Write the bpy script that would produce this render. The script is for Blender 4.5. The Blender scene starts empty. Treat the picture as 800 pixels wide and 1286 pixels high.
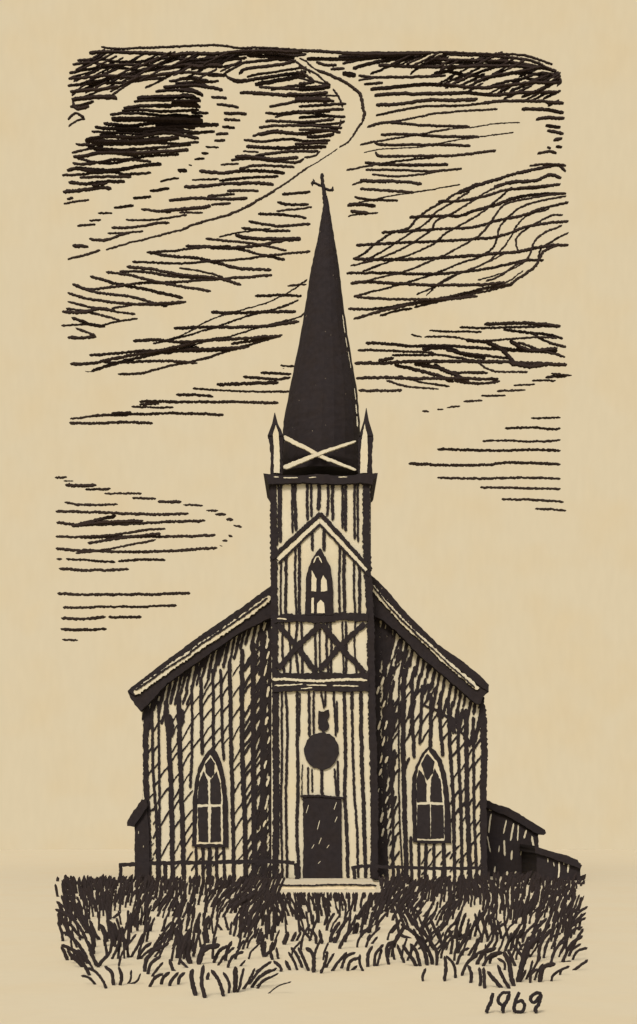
import bpy, bmesh, math, random
from mathutils import Vector, Matrix
random.seed(1969)
R = random.Random(7)
C = bpy.context.scene.collection
scene = bpy.context.scene

# ---------------------------------------------------------------- camera frame used to size things
F, CX, HY, EYE, CAMY = 1880.0, 400.0, 1030.0, 1.6, -40.0

def at(x, y, Y):
    d = (Y - CAMY) / F
    return ((x - CX) * d, Y, EYE + (HY - y) * d)

# ---------------------------------------------------------------- materials
def nodes_of(name):
    m = bpy.data.materials.new(name)
    m.use_nodes = True
    nt = m.node_tree
    for n in list(nt.nodes):
        nt.nodes.remove(n)
    return m, nt, nt.nodes, nt.links

def fibre_colour(nt, base, amount, scale_fine, scale_blot, stretch, warmth=1.0):
    """two-scale paper-fibre mottling of a flat colour, returns colour socket"""
    N, L = nt.nodes, nt.links
    tc = N.new('ShaderNodeTexCoord')
    mp = N.new('ShaderNodeMapping'); mp.inputs['Scale'].default_value = stretch
    L.new(tc.outputs['Object'], mp.inputs['Vector'])
    n1 = N.new('ShaderNodeTexNoise'); n1.inputs['Scale'].default_value = scale_fine
    n1.inputs['Detail'].default_value = 3.0
    L.new(mp.outputs['Vector'], n1.inputs['Vector'])
    n2 = N.new('ShaderNodeTexNoise'); n2.inputs['Scale'].default_value = scale_blot
    n2.inputs['Detail'].default_value = 2.0
    L.new(tc.outputs['Object'], n2.inputs['Vector'])
    r1 = N.new('ShaderNodeMapRange')
    r1.inputs['From Min'].default_value = 0.25; r1.inputs['From Max'].default_value = 0.75
    r1.inputs['To Min'].default_value = 1 - amount; r1.inputs['To Max'].default_value = 1 + amount
    L.new(n1.outputs['Fac'], r1.inputs['Value'])
    warm = N.new('ShaderNodeMix'); warm.data_type = 'RGBA'
    warm.inputs['A'].default_value = (*base, 1)
    warm.inputs['B'].default_value = (base[0], base[1] * (1 - 0.05 * warmth), base[2] * (1 - 0.13 * warmth), 1)
    r2 = N.new('ShaderNodeMapRange')
    r2.inputs['From Min'].default_value = 0.42; r2.inputs['From Max'].default_value = 0.72
    L.new(n2.outputs['Fac'], r2.inputs['Value'])
    L.new(r2.outputs['Result'], warm.inputs['Factor'])
    mul = N.new('ShaderNodeVectorMath'); mul.operation = 'SCALE'
    L.new(warm.outputs['Result'], mul.inputs[0])
    L.new(r1.outputs['Result'], mul.inputs['Scale'])
    return mul.outputs['Vector']

def mat_cream(name, base, fine=9.0, blot=0.8, amount=0.035, stretch=(1, 1, 0.14), warmth=1.0):
    m, nt, N, L = nodes_of(name)
    o = N.new('ShaderNodeOutputMaterial')
    b = N.new('ShaderNodeBsdfPrincipled')
    b.inputs['Roughness'].default_value = 0.95
    b.inputs['Specular IOR Level'].default_value = 0.05
    L.new(fibre_colour(nt, base, amount, fine, blot, stretch, warmth), b.inputs['Base Color'])
    L.new(b.outputs['BSDF'], o.inputs['Surface'])
    return m

def mat_ink(name, base, speck=0.0, scale=9.0, rough=0.85):
    m, nt, N, L = nodes_of(name)
    o = N.new('ShaderNodeOutputMaterial')
    b = N.new('ShaderNodeBsdfPrincipled')
    b.inputs['Roughness'].default_value = rough
    b.inputs['Specular IOR Level'].default_value = 0.08
    col = fibre_colour(nt, base, 0.16, scale, scale * 0.3, (1, 1, 1))
    if speck > 0:
        tc = N.new('ShaderNodeTexCoord')
        v = N.new('ShaderNodeTexVoronoi'); v.inputs['Scale'].default_value = 5.5
        L.new(tc.outputs['Object'], v.inputs['Vector'])
        sep = N.new('ShaderNodeSeparateColor')
        L.new(v.outputs['Color'], sep.inputs['Color'])
        th = N.new('ShaderNodeMath'); th.operation = 'MULTIPLY'
        L.new(sep.outputs['Red'], th.inputs[0]); th.inputs[1].default_value = speck
        lt = N.new('ShaderNodeMath'); lt.operation = 'LESS_THAN'
        L.new(v.outputs['Distance'], lt.inputs[0]); L.new(th.outputs['Value'], lt.inputs[1])
        mx = N.new('ShaderNodeMix'); mx.data_type = 'RGBA'
        L.new(lt.outputs['Value'], mx.inputs['Factor'])
        L.new(col, mx.inputs['A']); mx.inputs['B'].default_value = (0.27, 0.22, 0.16, 1)
        col = mx.outputs['Result']
    L.new(col, b.inputs['Base Color'])
    L.new(b.outputs['BSDF'], o.inputs['Surface'])
    return m

EXPOSURE = 0.55
SKY_RGB = (0.722, 0.593, 0.384)
k = 2 ** -EXPOSURE
def mat_sky():
    m, nt, N, L = nodes_of('cream_overcast_sky')
    o = N.new('ShaderNodeOutputMaterial')
    e = N.new('ShaderNodeEmission')
    L.new(fibre_colour(nt, tuple(c * k for c in SKY_RGB), 0.017, 0.8, 0.1, (1, 1, 0.3), 0.6), e.inputs['Color'])
    e.inputs['Strength'].default_value = 1.0
    L.new(e.outputs['Emission'], o.inputs['Surface'])
    return m

CREAM = mat_cream('cream_painted_boards', (0.555, 0.507, 0.372))
GROUND = mat_cream('pale_dry_ground', (0.681, 0.595, 0.411), fine=5.0, blot=0.8, amount=0.012, stretch=(1, 1, 1), warmth=0.45)
STONE = mat_cream('pale_step_stone', (0.62, 0.547, 0.39), fine=14.0)
INK = mat_ink('black_brown_ink_paint', (0.0225, 0.0182, 0.0188))
SLATE = mat_ink('black_spire_shingle', (0.0225, 0.0182, 0.0188), speck=0.075)
GRASSM = mat_ink('dark_grass', (0.0265, 0.0205, 0.0200), scale=30)
CLOUDM = mat_ink('dark_cloud_vapour', (0.030, 0.021, 0.018), scale=1.5)
GLASS = mat_ink('dark_window_glass', (0.0225, 0.0182, 0.0188), rough=0.5)
SKYM = mat_sky()

# ---------------------------------------------------------------- mesh collector
def smooth(pts, step=2.0):
    """Catmull-Rom through control points, resampled about every `step` units"""
    if len(pts) == 1:
        pts = [pts[0], (pts[0][0] + 1.5, pts[0][1] + 0.4)]
    P = [(2 * pts[0][0] - pts[1][0], 2 * pts[0][1] - pts[1][1])] + list(pts) + \
        [(2 * pts[-1][0] - pts[-2][0], 2 * pts[-1][1] - pts[-2][1])]
    out = []
    for i in range(1, len(P) - 2):
        a, b, c, d = P[i - 1], P[i], P[i + 1], P[i + 2]
        n = max(1, int(math.hypot(c[0] - b[0], c[1] - b[1]) / step))
        for j in range(n):
            t = j / n
            out.append(tuple(0.5 * (2 * b[q] + (c[q] - a[q]) * t + (2 * a[q] - 5 * b[q] + 4 * c[q] - d[q]) * t * t
                                    + (3 * b[q] - a[q] - 3 * c[q] + d[q]) * t ** 3) for q in (0, 1)))
    out.append(tuple(pts[-1]))
    return out

class MB:
    def __init__(self):
        self.v, self.f, self.m = [], [], []

    def loft(self, rings, mi):
        n = len(rings[0]); b = len(self.v)
        for r in rings:
            self.v.extend(r)
        for i in range(len(rings) - 1):
            for j in range(n):
                a = b + i * n + j; c = b + i * n + (j + 1) % n
                self.f.append((a, c, c + n, a + n)); self.m.append(mi)
        self.f.append(tuple(b + j for j in range(n))[::-1]); self.m.append(mi)
        e = b + (len(rings) - 1) * n
        self.f.append(tuple(e + j for j in range(n))); self.m.append(mi)

    def bar(self, pts, w, Y, depth, mi=0, **kw):
        for a, b in zip(pts, pts[1:]):
            self.stroke([a, b], w, Y, depth * R.uniform(.92, 1.08), mi, **kw)

    def stroke(self, pts, w, Y, depth, mi=0, round_=False, rag=1.0, w1=None, step=2.0, tip=0.45, lean=0.0):
        """a ragged brush-like bar following pts; w (to w1) wide, `depth` metres thick towards the viewer"""
        c = smooth(pts, step)
        n = len(c); s = (Y - CAMY) / F
        rings = []
        tot = 0; acc = [0]
        for i in range(1, n):
            tot += math.hypot(c[i][0] - c[i - 1][0], c[i][1] - c[i - 1][1]); acc.append(tot)
        tot = max(tot, 1e-3)
        drift = 0.0
        dj = R.random() * 0.25 + 0.9
        for i in range(n):
            a = c[max(i - 1, 0)]; b = c[min(i + 1, n - 1)]
            tx, ty = b[0] - a[0], b[1] - a[1]
            l = math.hypot(tx, ty) or 1
            nx, ny = -ty / l, tx / l
            u = acc[i] / tot
            ww = w if w1 is None else w + (w1 - w) * u
            hw = ww / 2
            e = min(acc[i], tot - acc[i]) / max(w * 0.7, 0.5)
            if e < 1:
                hw *= tip + (1 - tip) * math.sqrt(max(e, 0))
            drift = drift * 0.8 + R.uniform(-0.22, 0.22) * rag
            el = hw * (1 + R.uniform(-0.2, 0.2) * rag) + R.uniform(-0.3, 0.3) * rag
            er = hw * (1 + R.uniform(-0.2, 0.2) * rag) + R.uniform(-0.3, 0.3) * rag
            el = max(el, 0.3); er = max(er, 0.3)
            px, py = c[i][0] + nx * drift, c[i][1] + ny * drift
            Yo = Y + lean * (1 - u)
            def W(q, dy):
                p = at(px + nx * q, py + ny * q, Y)
                return (p[0], Yo + dy, p[2])
            D = depth * dj
            if round_:
                rings.append([W(-el, 0), W(-el * .5, -D / 2), W(er * .5, -D / 2), W(er, 0), W(er * .5, D / 2), W(-el * .5, D / 2)])
            else:
                rings.append([W(-el, -D), W(er, -D), W(er, 0.01), W(-el, 0.01)])
        if n >= 2:
            self.loft(rings, mi)

    def poly(self, pts, Y0, Y1, mi=0, rag=0.0, step=3.0):
        """prism: outline drawn at depth Y0, pushed straight back to Y1"""
        if rag:
            q = []
            for i in range(len(pts)):
                a, b = pts[i], pts[(i + 1) % len(pts)]
                n = max(1, int(math.hypot(b[0] - a[0], b[1] - a[1]) / step))
                for j in range(n):
                    t = j / n
                    q.append((a[0] + (b[0] - a[0]) * t + R.uniform(-rag, rag), a[1] + (b[1] - a[1]) * t + R.uniform(-rag, rag)))
            pts = q
        front = [at(x, y, Y0) for x, y in pts]
        back = [(p[0], Y1, p[2]) for p in front]
        self.loft([front, back], mi)

    def box(self, x0, x1, y0, y1, z0, z1, mi=0):
        self.loft([[(x0, y0, z0), (x1, y0, z0), (x1, y1, z0), (x0, y1, z0)],
                   [(x0, y0, z1), (x1, y0, z1), (x1, y1, z1), (x0, y1, z1)]], mi)

    def build(self, name, mats, parent=None, base=None):
        me = bpy.data.meshes.new(name)
        off = Vector(base) if base else Vector((0, 0, 0))
        root = parent
        tot = Vector((0, 0, 0))
        chain = parent
        while chain is not None:
            tot += chain.location; chain = chain.parent
        vs = [tuple(Vector(p) - (tot + off)) for p in self.v]
        me.from_pydata(vs, [], self.f)
        for m in mats:
            me.materials.append(m)
        for p, mi in zip(me.polygons, self.m):
            p.material_index = mi
        bm = bmesh.new(); bm.from_mesh(me)
        bmesh.ops.recalc_face_normals(bm, faces=bm.faces)
        bm.to_mesh(me); bm.free()
        o = bpy.data.objects.new(name, me)
        C.objects.link(o)
        o.parent = parent
        o.location = off
        return o

def tag(o, label=None, cat=None, group=None, kind=None):
    if label: o['label'] = label
    if cat: o['category'] = cat
    if group: o['group'] = group
    if kind: o['kind'] = kind
    return o

def empty(name, loc, label, cat, group=None):
    o = bpy.data.objects.new(name, None)
    C.objects.link(o); o.location = loc
    o.empty_display_size = 0.3
    return tag(o, label, cat, group)

def parse(s):
    """'w: x y x y ...; w: ...' -> list of (w, [(x,y),...])"""
    out = []
    for part in s.replace('\n', ' ').split(';'):
        part = part.strip()
        if not part: continue
        w, rest = part.split(':')
        v = [float(t) for t in rest.split()]
        out.append((float(w), list(zip(v[0::2], v[1::2]))))
    return out

# ---------------------------------------------------------------- setting: ground and sky
N = 96           # the church stands on a low flat rise: the ground dips gently away beyond fifty metres
RAD = [4, 12, 25, 40, 50, 53, 56, 60, 65, 72, 80, 95, 120, 160, 220, 320]
gv, gf = [(0, -10, 0)], []
for r in RAD:
    z = 0 if r <= 50 else -((r - 50) ** 2) / 800
    gv += [(r * math.cos(2 * math.pi * i / N), r * math.sin(2 * math.pi * i / N) - 10, z) for i in range(N)]
for i in range(N):
    gf.append((0, 1 + i, 1 + (i + 1) % N))
    for q in range(len(RAD) - 1):
        a = 1 + q * N + i; b = 1 + q * N + (i + 1) % N
        gf.append((a, a + N, b + N, b))
me = bpy.data.meshes.new('ground'); me.from_pydata(gv, [], gf); me.materials.append(GROUND)
for p in me.polygons: p.use_smooth = True
g = bpy.data.objects.new('ground', me); C.objects.link(g)
tag(g, 'pale bare ground running level in front of the church', 'ground', kind='structure')

vs, fs = [], []
M = 64
for i in range(M + 1):
    a = math.radians(-105 + 210 * i / M)
    for z in (-90, 270):
        vs.append((300 * math.sin(a), 300 * math.cos(a) - 40, z))
for i in range(M):
    fs.append((2 * i, 2 * i + 2, 2 * i + 3, 2 * i + 1))
me = bpy.data.meshes.new('sky'); me.from_pydata(vs, [], fs); me.materials.append(SKYM)
for p in me.polygons: p.use_smooth = True
sk = bpy.data.objects.new('sky', me); C.objects.link(sk)
tag(sk, 'plain warm cream sky behind the streaked clouds', 'sky', kind='structure')

# ---------------------------------------------------------------- clouds: every streak is a bar of dark vapour
CL = {}
CL['top'] = (188, 'long dark cross-hatched cloud bank along the top of the sky', '''
3.4: 127 59 150 61 190 60 235 58 275 57 300 60 330 60 375 63 430 66 500 66 560 66 620 68 660 70 694 81;
5: 112 67 140 65 165 66 193 67 215 69 240 67 270 68 300 65 340 64 380 66; 4: 97 76 125 75 150 78 178 77 205 73 240 75 270 73 300 68 330 66;
4: 91 81 115 79 135 82 160 81 185 82 215 84 240 80 275 77 310 72; 4: 87 92 105 88 130 85 158 86 180 89 205 85 230 84 255 83;
4: 86 99 110 97 135 95 160 97 185 96 210 92 240 91 270 95 285 94; 4: 85 108 105 106 130 104 150 104 170 102 190 99 209 98;
4.5: 88 115 110 113 130 112 150 109; 6.5: 90 125 110 123 135 122 147 124; 4: 88 134 105 131 118 127; 5: 91 128 97 137 112 133; 3.5: 85 150 95 142 106 148; 3: 86 159 98 151 107 149;
3: 90 120 110 105 150 96 195 82 225 66; 3.5: 140 120 165 103 178 98; 3: 88 98 115 90 140 80 155 72; 3: 120 108 145 98 175 88 205 80 235 70; 3: 150 100 180 90 215 86 255 74;
3: 95 108 120 98 145 88 165 76; 3.5: 240 88 275 76 300 68; 3: 190 96 215 92 250 80; 3.5: 92 116 118 108 140 99 158 92; 4: 95 88 112 80 125 72 135 64; 4: 108 79 122 70 132 62; 3: 105 122 130 112 145 105;
6: 232 82 250 84 265 82 280 83; 4: 280 84 300 80 320 77 345 75 365 75; 4: 225 80 260 76 290 70 320 67 350 67 370 70 385 68; 3.2: 225 90 245 92 270 93 283 95 288 99 300 101 310 100; 4: 225 99 240 98 255 103 275 102;
4.5: 300 93 308 87 330 84 355 81 365 78 372 76; 3.5: 310 97 325 93 345 90 372 86 385 84; 5: 285 97 300 103 320 99 350 95 385 90; 6: 320 106 345 102 385 95; 4: 325 109 350 111 385 113; 5: 301 117 320 117 345 119 385 121; 4: 340 113 365 108 385 106; 3: 365 75 375 80 384 86 390 92; 4: 350 64 368 70 366 78; 5: 310 69 340 71 368 72;
4.4: 375 64 400 64 425 66 450 68 500 68 540 67; 5: 385 74 400 74 440 74 470 72 520 70; 5: 425 71 470 71 530 71; 4: 397 78 410 82 423 82; 4: 415 87 433 86; 3.5: 430 80 450 76 475 72; 5: 443 86 465 80 490 75 520 74; 7: 430 92 447 95;
4: 450 95 465 97 500 97 535 96 560 95; 3: 450 101 470 98; 4: 457 106 481 104; 5: 465 112 490 110 520 107 545 106 575 108; 5: 470 120 495 118 530 118 560 117 590 117 620 119 660 116 700 116; 5: 472 132 500 131 535 126 565 126 585 125 600 124; 3.5: 472 145 495 140 530 134 570 133 605 130; 4.5: 603 130 635 127 670 127 705 129;
5: 475 82 500 83 540 84 570 84 600 83 640 83 680 86; 3.5: 465 93 485 85 505 77 520 70; 3.5: 515 93 530 82 550 72; 4: 540 96 560 90 590 78 610 72; 4: 572 104 590 96 605 90 625 82 640 72; 4: 595 104 615 96 650 90 680 84; 4: 605 112 630 104 650 100 680 92 698 95; 4: 640 115 665 105 690 97 702 92; 4.5: 655 122 680 112 703 100; 4: 682 124 704 114; 4: 688 133 702 126;
4.5: 545 92 560 90 590 95 620 96 650 92 690 95; 4.5: 560 106 585 109 610 110 640 107 670 104 700 104; 4.5: 540 75 600 76 640 78 680 85 699 89; 4: 560 68 610 70 650 73 672 78 697 90; 4.5: 690 92 703 100 700 108; 3.5: 530 80 570 79 610 81 640 79 670 82; 4: 660 98 685 102 702 104;
5: 655 137 685 138 708 142; 5: 673 150 690 148 709 149; 4.5: 685 158 704 160; 5: 687 164 708 168; 5: 695 176 706 174; 4: 687 185 692 186; 5: 698 184 706 184; 4: 675 193 690 190 699 193; 5: 685 128 708 130''')
CL['oval'] = (196, 'very dark oval cloud high in the left of the sky', '''
4: 212 102 235 99 262 101; 5: 205 110 230 108 252 108 280 113; 4: 195 115 220 113 250 116; 6: 172 124 200 122 245 121; 4: 168 128 190 126 250 127; 5: 155 136 180 133 220 132 252 134; 4: 153 139 175 138 210 140 250 138; 4: 138 144 165 142 215 146 255 146; 7: 140 150 165 150 200 150 255 152; 5: 130 155 165 158 200 154 265 157; 5: 119 160 150 162 200 161 275 156; 3.5: 115 165 150 167 190 168 250 166; 5: 108 175 130 172 170 172 210 167 250 174; 7: 107 177 140 178 180 178 225 173; 4: 95 181 120 182 160 181 200 180 240 182; 4: 120 186 150 188 190 186 235 182; 3.5: 90 192 110 187 130 184; 5: 92 197 105 196 125 192 170 192 215 190 237 188; 4: 95 197 115 203 140 205 180 197 225 194; 4: 91 205 110 206 150 200 190 203; 5: 84 214 100 212 140 214 175 208 203 206; 5: 95 210 120 216 150 213; 4: 78 220 100 219 140 216 160 219 190 217; 4: 100 223 130 222 165 222; 5: 86 229 110 231 135 228 157 228; 5.5: 79 241 100 239 125 236 140 237; 4: 115 233 135 230; 4: 84 250 92 248; 3: 80 256 95 253 112 251;
6: 225 114 240 113 255 120; 6: 222 122 235 120 252 127; 7: 215 131 235 130 250 133; 5: 195 133 215 134; 6: 200 147 225 146 252 149; 7: 195 158 220 157 245 160; 5: 180 166 215 163 245 167; 5: 125 170 160 165 200 163; 4: 220 105 250 104 262 110; 5: 235 97 252 99; 6: 130 188 160 194 200 190; 4: 240 141 262 142; 4: 235 168 270 165; 3.5: 225 181 250 178; 5: 150 170 175 176 200 172; 5: 110 184 135 190 170 189''')
CL['dashes'] = (204, 'broken arc of short cloud dashes beside the dark oval cloud', '''
4: 265 122 285 123; 4: 272 131 285 132 300 135; 4.5: 281 142 310 143; 4: 281 150 302 151; 4: 279 159 295 161; 4: 271 169 287 168; 4: 269 177 283 176; 3: 258 184 275 185; 3.5: 253 192 262 193; 3.5: 244 200 257 199; 3: 237 207 241 208; 5.5: 223 214 235 214; 3: 201 228 215 225 225 224; 4: 188 240 213 237; 4: 167 249 190 247; 4: 143 261 168 258; 3: 123 268 141 268; 3: 112 277 127 276; 3.5: 97 284 120 282; 5: 91 309 111 310''')
CL['mid'] = (180, 'broad streaked cloud between the dark oval and the curling trail', '''
4: 338 134 355 131 375 127 400 125 420 127; 4: 333 142 350 143 375 140 415 140; 4: 333 153 345 152 385 153 420 150; 4: 325 160 350 158 385 158 430 160; 3: 345 147 360 144 385 142 432 148; 5: 325 169 345 166 375 168 400 165 425 163; 4: 317 171 335 166 350 163; 4: 306 176 330 178 360 175 385 177 415 176; 5: 309 184 325 185 350 186 385 185 410 184; 3: 305 190 325 191; 4: 320 196 345 192 370 190 400 190; 5: 295 197 315 197 345 200 375 198; 4: 290 201 310 199 340 202 370 204 382 200; 3: 277 207 300 206; 4: 300 212 320 208 340 208 370 210; 5: 250 215 275 217 300 215 330 215 358 217; 3: 241 226 275 225; 4: 275 227 300 224 330 222 350 222; 5: 231 235 255 234 285 231 320 230 344 232; 4: 285 240 305 239 325 240; 4.5: 212 252 225 250 250 249 280 250 311 249; 4: 260 247 275 245 295 244; 4: 265 257 290 255; 5: 202 265 240 262 265 259; 3: 225 267 255 267; 3: 158 276 190 276 220 272 235 270; 4: 140 286 170 285 200 280 213 280; 3: 135 293 160 292 180 290; 4: 112 300 130 302 150 296 163 292; 4: 177 263 195 265 215 266;
3: 375 83 395 92 405 100 415 107; 3: 375 98 400 103 412 106; 7: 375 112 395 111 415 108; 3: 375 120 400 120 425 120; 8: 370 126 395 125 415 126; 4: 375 134 405 132 435 130; 4: 375 142 410 138 432 137; 4: 375 148 405 146 434 147; 4: 375 156 405 157 425 155 433 152; 4: 375 163 405 163 428 166; 3: 418 112 426 122 430 135; 3: 428 150 426 160; 4: 372 90 385 95 395 103; 5: 360 118 390 119 412 116; 3: 378 88 388 98; 5: 385 172 405 171 420 169; 4: 370 181 395 180 412 180; 4: 375 105 395 104; 3: 382 198 395 196 402 190''')
CL['trail'] = (172, 'thin curling vapour trail sweeping from the top down to the left', '''
2.5: 376 73 385 77 392 84 400 90; 4.4: 398 88 413 94 432 103 447 113 453 120 456 135 458 142 455 153; 3.2: 456 152 448 162 443 172; 2.4: 443 171 437 178 426 185; 1.6: 424 187 410 196 398 204 386 211; 2.8: 387 210 365 226 345 239; 3.6: 347 238 325 251 310 260 280 272 250 280 225 290; 3: 226 289 200 296 170 303 150 309 133 314; 3.5: 126 314 105 321 85 326''')
CL['right_lines'] = (176, 'layered cloud of level streaks right of the curling trail', '''
4: 478 169 510 169 550 171 602 172; 4: 462 159 485 154 515 156 540 158 590 159; 3: 461 160 475 155 500 152 530 146 560 141 625 137; 1.8: 530 168 560 163 590 160 625 155 653 154; 3: 452 182 470 178 500 173 530 168 565 162; 4: 470 179 480 182 520 182 560 182 591 184; 1.8: 457 192 475 188 500 186 530 184 575 176 645 166; 4: 471 191 480 196 520 196 575 195 623 189; 4.5: 458 204 490 207 530 207 563 207; 3: 435 214 460 209 490 204 520 200 545 198; 3.5: 459 213 490 213 540 215 580 212; 3: 467 219 495 221 530 219 555 214; 4.5: 452 226 470 228 500 228 530 231; 3: 442 232 460 227 490 226; 4: 452 237 480 239 520 242; 3.5: 445 247 465 251 500 252; 2: 450 254 490 246 530 240 578 232; 5: 436 258 450 257 472 259; 5: 440 265 463 268; 2.5: 437 272 450 269 475 267''')
CL['left_low'] = (184, 'ragged crossing cloud streaks left of the upper spire', '''
4: 354 244 370 243 390 241; 4: 348 254 365 257 388 257; 3: 347 265 370 263 392 260; 4: 324 269 345 269 365 271 385 274; 4: 312 278 335 282 355 284 390 281; 4: 303 286 325 289 345 290 365 290; 2.5: 275 298 295 293 315 290 340 287; 5: 295 295 310 299 340 300 378 300; 3.5: 258 300 290 303 325 307 360 315; 4.5: 233 309 260 310 290 311 325 308 350 303 378 300; 3.5: 184 317 215 315 250 311 290 309; 4.5: 187 317 215 322 245 324 275 331 300 337 341 339; 4: 260 311 300 313 330 320 358 326; 3.5: 166 329 195 330 225 331 260 328 300 326 345 320 390 316; 4.5: 159 335 190 338 225 345 250 347 280 351 303 358; 4: 150 341 180 341 215 347 270 349; 4: 133 342 160 345 190 352 230 360 265 366; 4.5: 113 347 145 356 180 363 230 374; 4: 91 357 110 363 145 360 175 356 225 354 280 350 342 346; 4: 91 357 120 367 160 372 195 381 210 385; 3: 225 337 255 341 280 348; 4: 85 368 110 375 150 380 185 382 234 379; 3.5: 85 379 115 386 145 391 170 395; 3: 140 387 170 383 200 383 230 380; 5: 78 392 105 392 125 388 145 391; 3.5: 83 387 115 393 150 402; 4.5: 90 399 105 404 120 409 132 410; 3: 77 409 105 408 125 409 150 403 173 400; 3.5: 95 412 110 418 120 421; 5: 85 424 100 424 121 423''')
CL['left_band'] = (192, 'slanting cloud band left of the middle of the spire', '''
2.2: 386 351 365 366 345 376 320 385 270 399 240 415 225 422 200 430; 3: 361 359 385 357; 4: 320 372 350 371 379 372; 3: 375 377 350 387 310 397 280 408 240 420 192 432; 4.5: 265 392 290 393 330 392 372 391; 2.5: 384 392 370 400 330 410 290 422 260 428 210 445; 4.5: 218 412 250 411 290 411 330 410 376 404; 4.5: 167 428 200 427 230 430 270 427 320 424 353 422; 4: 112 446 145 444 180 441 215 440 260 438 310 436; 4.5: 88 457 115 456 150 449 190 442 225 435 250 428; 4.5: 115 466 145 456 180 448 210 442 250 436; 5: 215 441 250 440 285 439 314 434; 5: 225 434 245 433; 4: 130 455 165 455 200 453 248 456; 3.5: 148 470 180 468 210 460 250 452 290 440 320 431 355 421; 1.5: 107 466 118 467; 4: 290 432 320 428 350 423''')
CL['left_streak'] = (200, 'thin stepped cloud streak left of the spire foot', '''
3: 352 459 370 460; 2: 355 463 357 463; 4: 327 468 366 470; 4: 305 473 345 476 365 474; 5: 272 483 300 482 350 480; 3: 242 488 290 491 364 492; 4: 221 496 245 496 268 498; 4: 175 504 200 504 240 505 300 505 350 506; 4: 175 508 200 507; 3: 165 511 218 512; 4: 115 522 142 521 180 520 230 519 281 521; 3.5: 140 519 165 518; 3: 88 526 130 522 160 522; 4: 87 531 120 532 160 530 192 532''')
CL['swirl'] = (186, 'large netted cloud swirl right of the spire', '''
4: 550 253 580 252 610 246 640 238 675 236 704 231; 4.5: 514 273 560 271 577 271 600 264 625 257 650 248 680 244 711 243; 4: 479 292 520 290 560 287 597 285 625 277 655 271 680 262 714 254; 4: 447 308 500 305 550 303 595 300 630 296 660 285 690 280 714 278; 4.5: 443 325 480 326 530 325 580 322 620 319 650 316 685 309 714 308; 4: 435 343 480 343 530 344 580 342 620 336 655 328 683 327; 4.5: 440 356 460 354 510 357 560 358 600 358 634 355; 4: 444 372 480 375 520 376 555 376 600 372; 4: 437 388 470 388 500 384 540 377 570 374; 4.2: 444 401 470 393 500 386 540 378 580 369 610 362 640 357; 3.5: 477 397 500 390 518 388; 3.5: 520 386 555 378 590 370 625 362 645 357;
4.5: 575 243 590 237 615 228 645 219 675 212 700 208 710 216; 3.5: 665 208 690 206 711 208; 5: 620 235 645 229 672 227 690 220 705 224; 4: 650 236 680 234 704 231;
3.5: 600 230 575 242 560 251 540 262 523 275 515 285 507 289 490 294 470 308 455 320 445 325; 3: 590 240 570 253 550 265 537 279 520 290 500 303 480 316 463 325; 3: 640 228 610 242 585 258 565 270 548 278 542 289 530 297 510 310 480 323 465 328 440 334; 3: 643 235 620 255 600 270 580 282 560 293 545 306 520 318 490 328 455 341; 3: 711 243 685 246 650 252 630 260 615 280 603 295 590 303 565 317 540 328 505 342 460 353; 3: 711 246 680 252 655 260 640 271 628 285 624 300 618 312 605 322 580 330 540 346 500 358 444 372; 2.6: 690 262 660 272 648 285 640 300 628 315 610 330 580 342 540 363 523 370; 3: 707 270 690 272 665 285 650 297 648 304 651 318; 3: 706 283 685 292 672 302 666 318 660 328 650 332 630 345 610 353; 3: 714 292 695 302 680 312 676 325; 4: 700 308 683 315 676 328 670 336 655 347 640 357; 2.2: 657 340 640 352 625 360; 2.2: 660 328 640 340 600 352; 2.5: 635 318 600 335 560 350 535 371''')
CL['right_mid'] = (194, 'wavy dark cloud right of the spire foot with dashes beneath', '''
5: 608 407 650 406 690 408 704 410; 3.5: 577 411 605 412 640 411 704 410; 3: 539 415 560 416 605 417; 2.5: 516 420 530 423; 3: 533 423 565 423 600 428 640 426 672 424 700 424; 4: 632 414 665 418 685 420 707 425; 4: 665 417 685 428 711 436; 5: 585 427 610 430 630 437 660 440 700 440; 6: 610 428 632 441 645 455 660 458; 6: 640 428 665 440 700 438; 3.5: 650 430 680 440 710 448; 4.5: 459 431 490 432 520 435 560 434 600 437 650 440 699 442; 3.5: 449 440 480 440 520 442 545 443; 6: 530 438 560 437 580 444 610 450; 3.5: 492 446 520 446 555 446 590 452 620 455; 5: 445 456 480 456 520 454 560 454 600 454 640 455 712 458; 5: 475 453 495 450; 6: 640 456 665 460 690 457; 5: 495 458 520 464 545 470 570 480; 6: 520 457 550 462 570 470 590 481; 4: 545 457 565 467 613 468; 4.5: 447 475 480 474 520 475 560 475 626 476; 3: 485 478 510 485 551 489; 3: 500 472 530 480 565 485; 4: 570 478 600 482 628 479; 4: 450 490 480 491 505 490; 2.8: 530 516 539 517; 2.5: 549 514 557 514; 2.5: 561 512 578 510; 3: 582 504 606 503; 3: 604 497 635 497; 3: 624 491 660 490; 2.6: 645 484 672 483; 3: 668 478 698 478; 4: 685 474 712 472; 3: 692 469 718 472; 3: 600 455 620 466 663 467; 4: 560 440 600 446 640 450''')
CL['right_lozenge'] = (206, 'lozenge of level cloud lines low on the right', '''
3.2: 667 525 704 525; 3.5: 634 538 670 537 690 539 704 538; 3.2: 606 554 640 553 665 555 704 553; 3.8: 549 564 590 565 635 566 670 565 704 566; 4: 513 582 560 584 610 584 640 581 704 583; 3.5: 549 600 600 601 650 600 704 601; 3.5: 603 612 650 613 704 614; 3.5: 630 627 670 628 708 630; 3.2: 672 639 711 641''')
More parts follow.
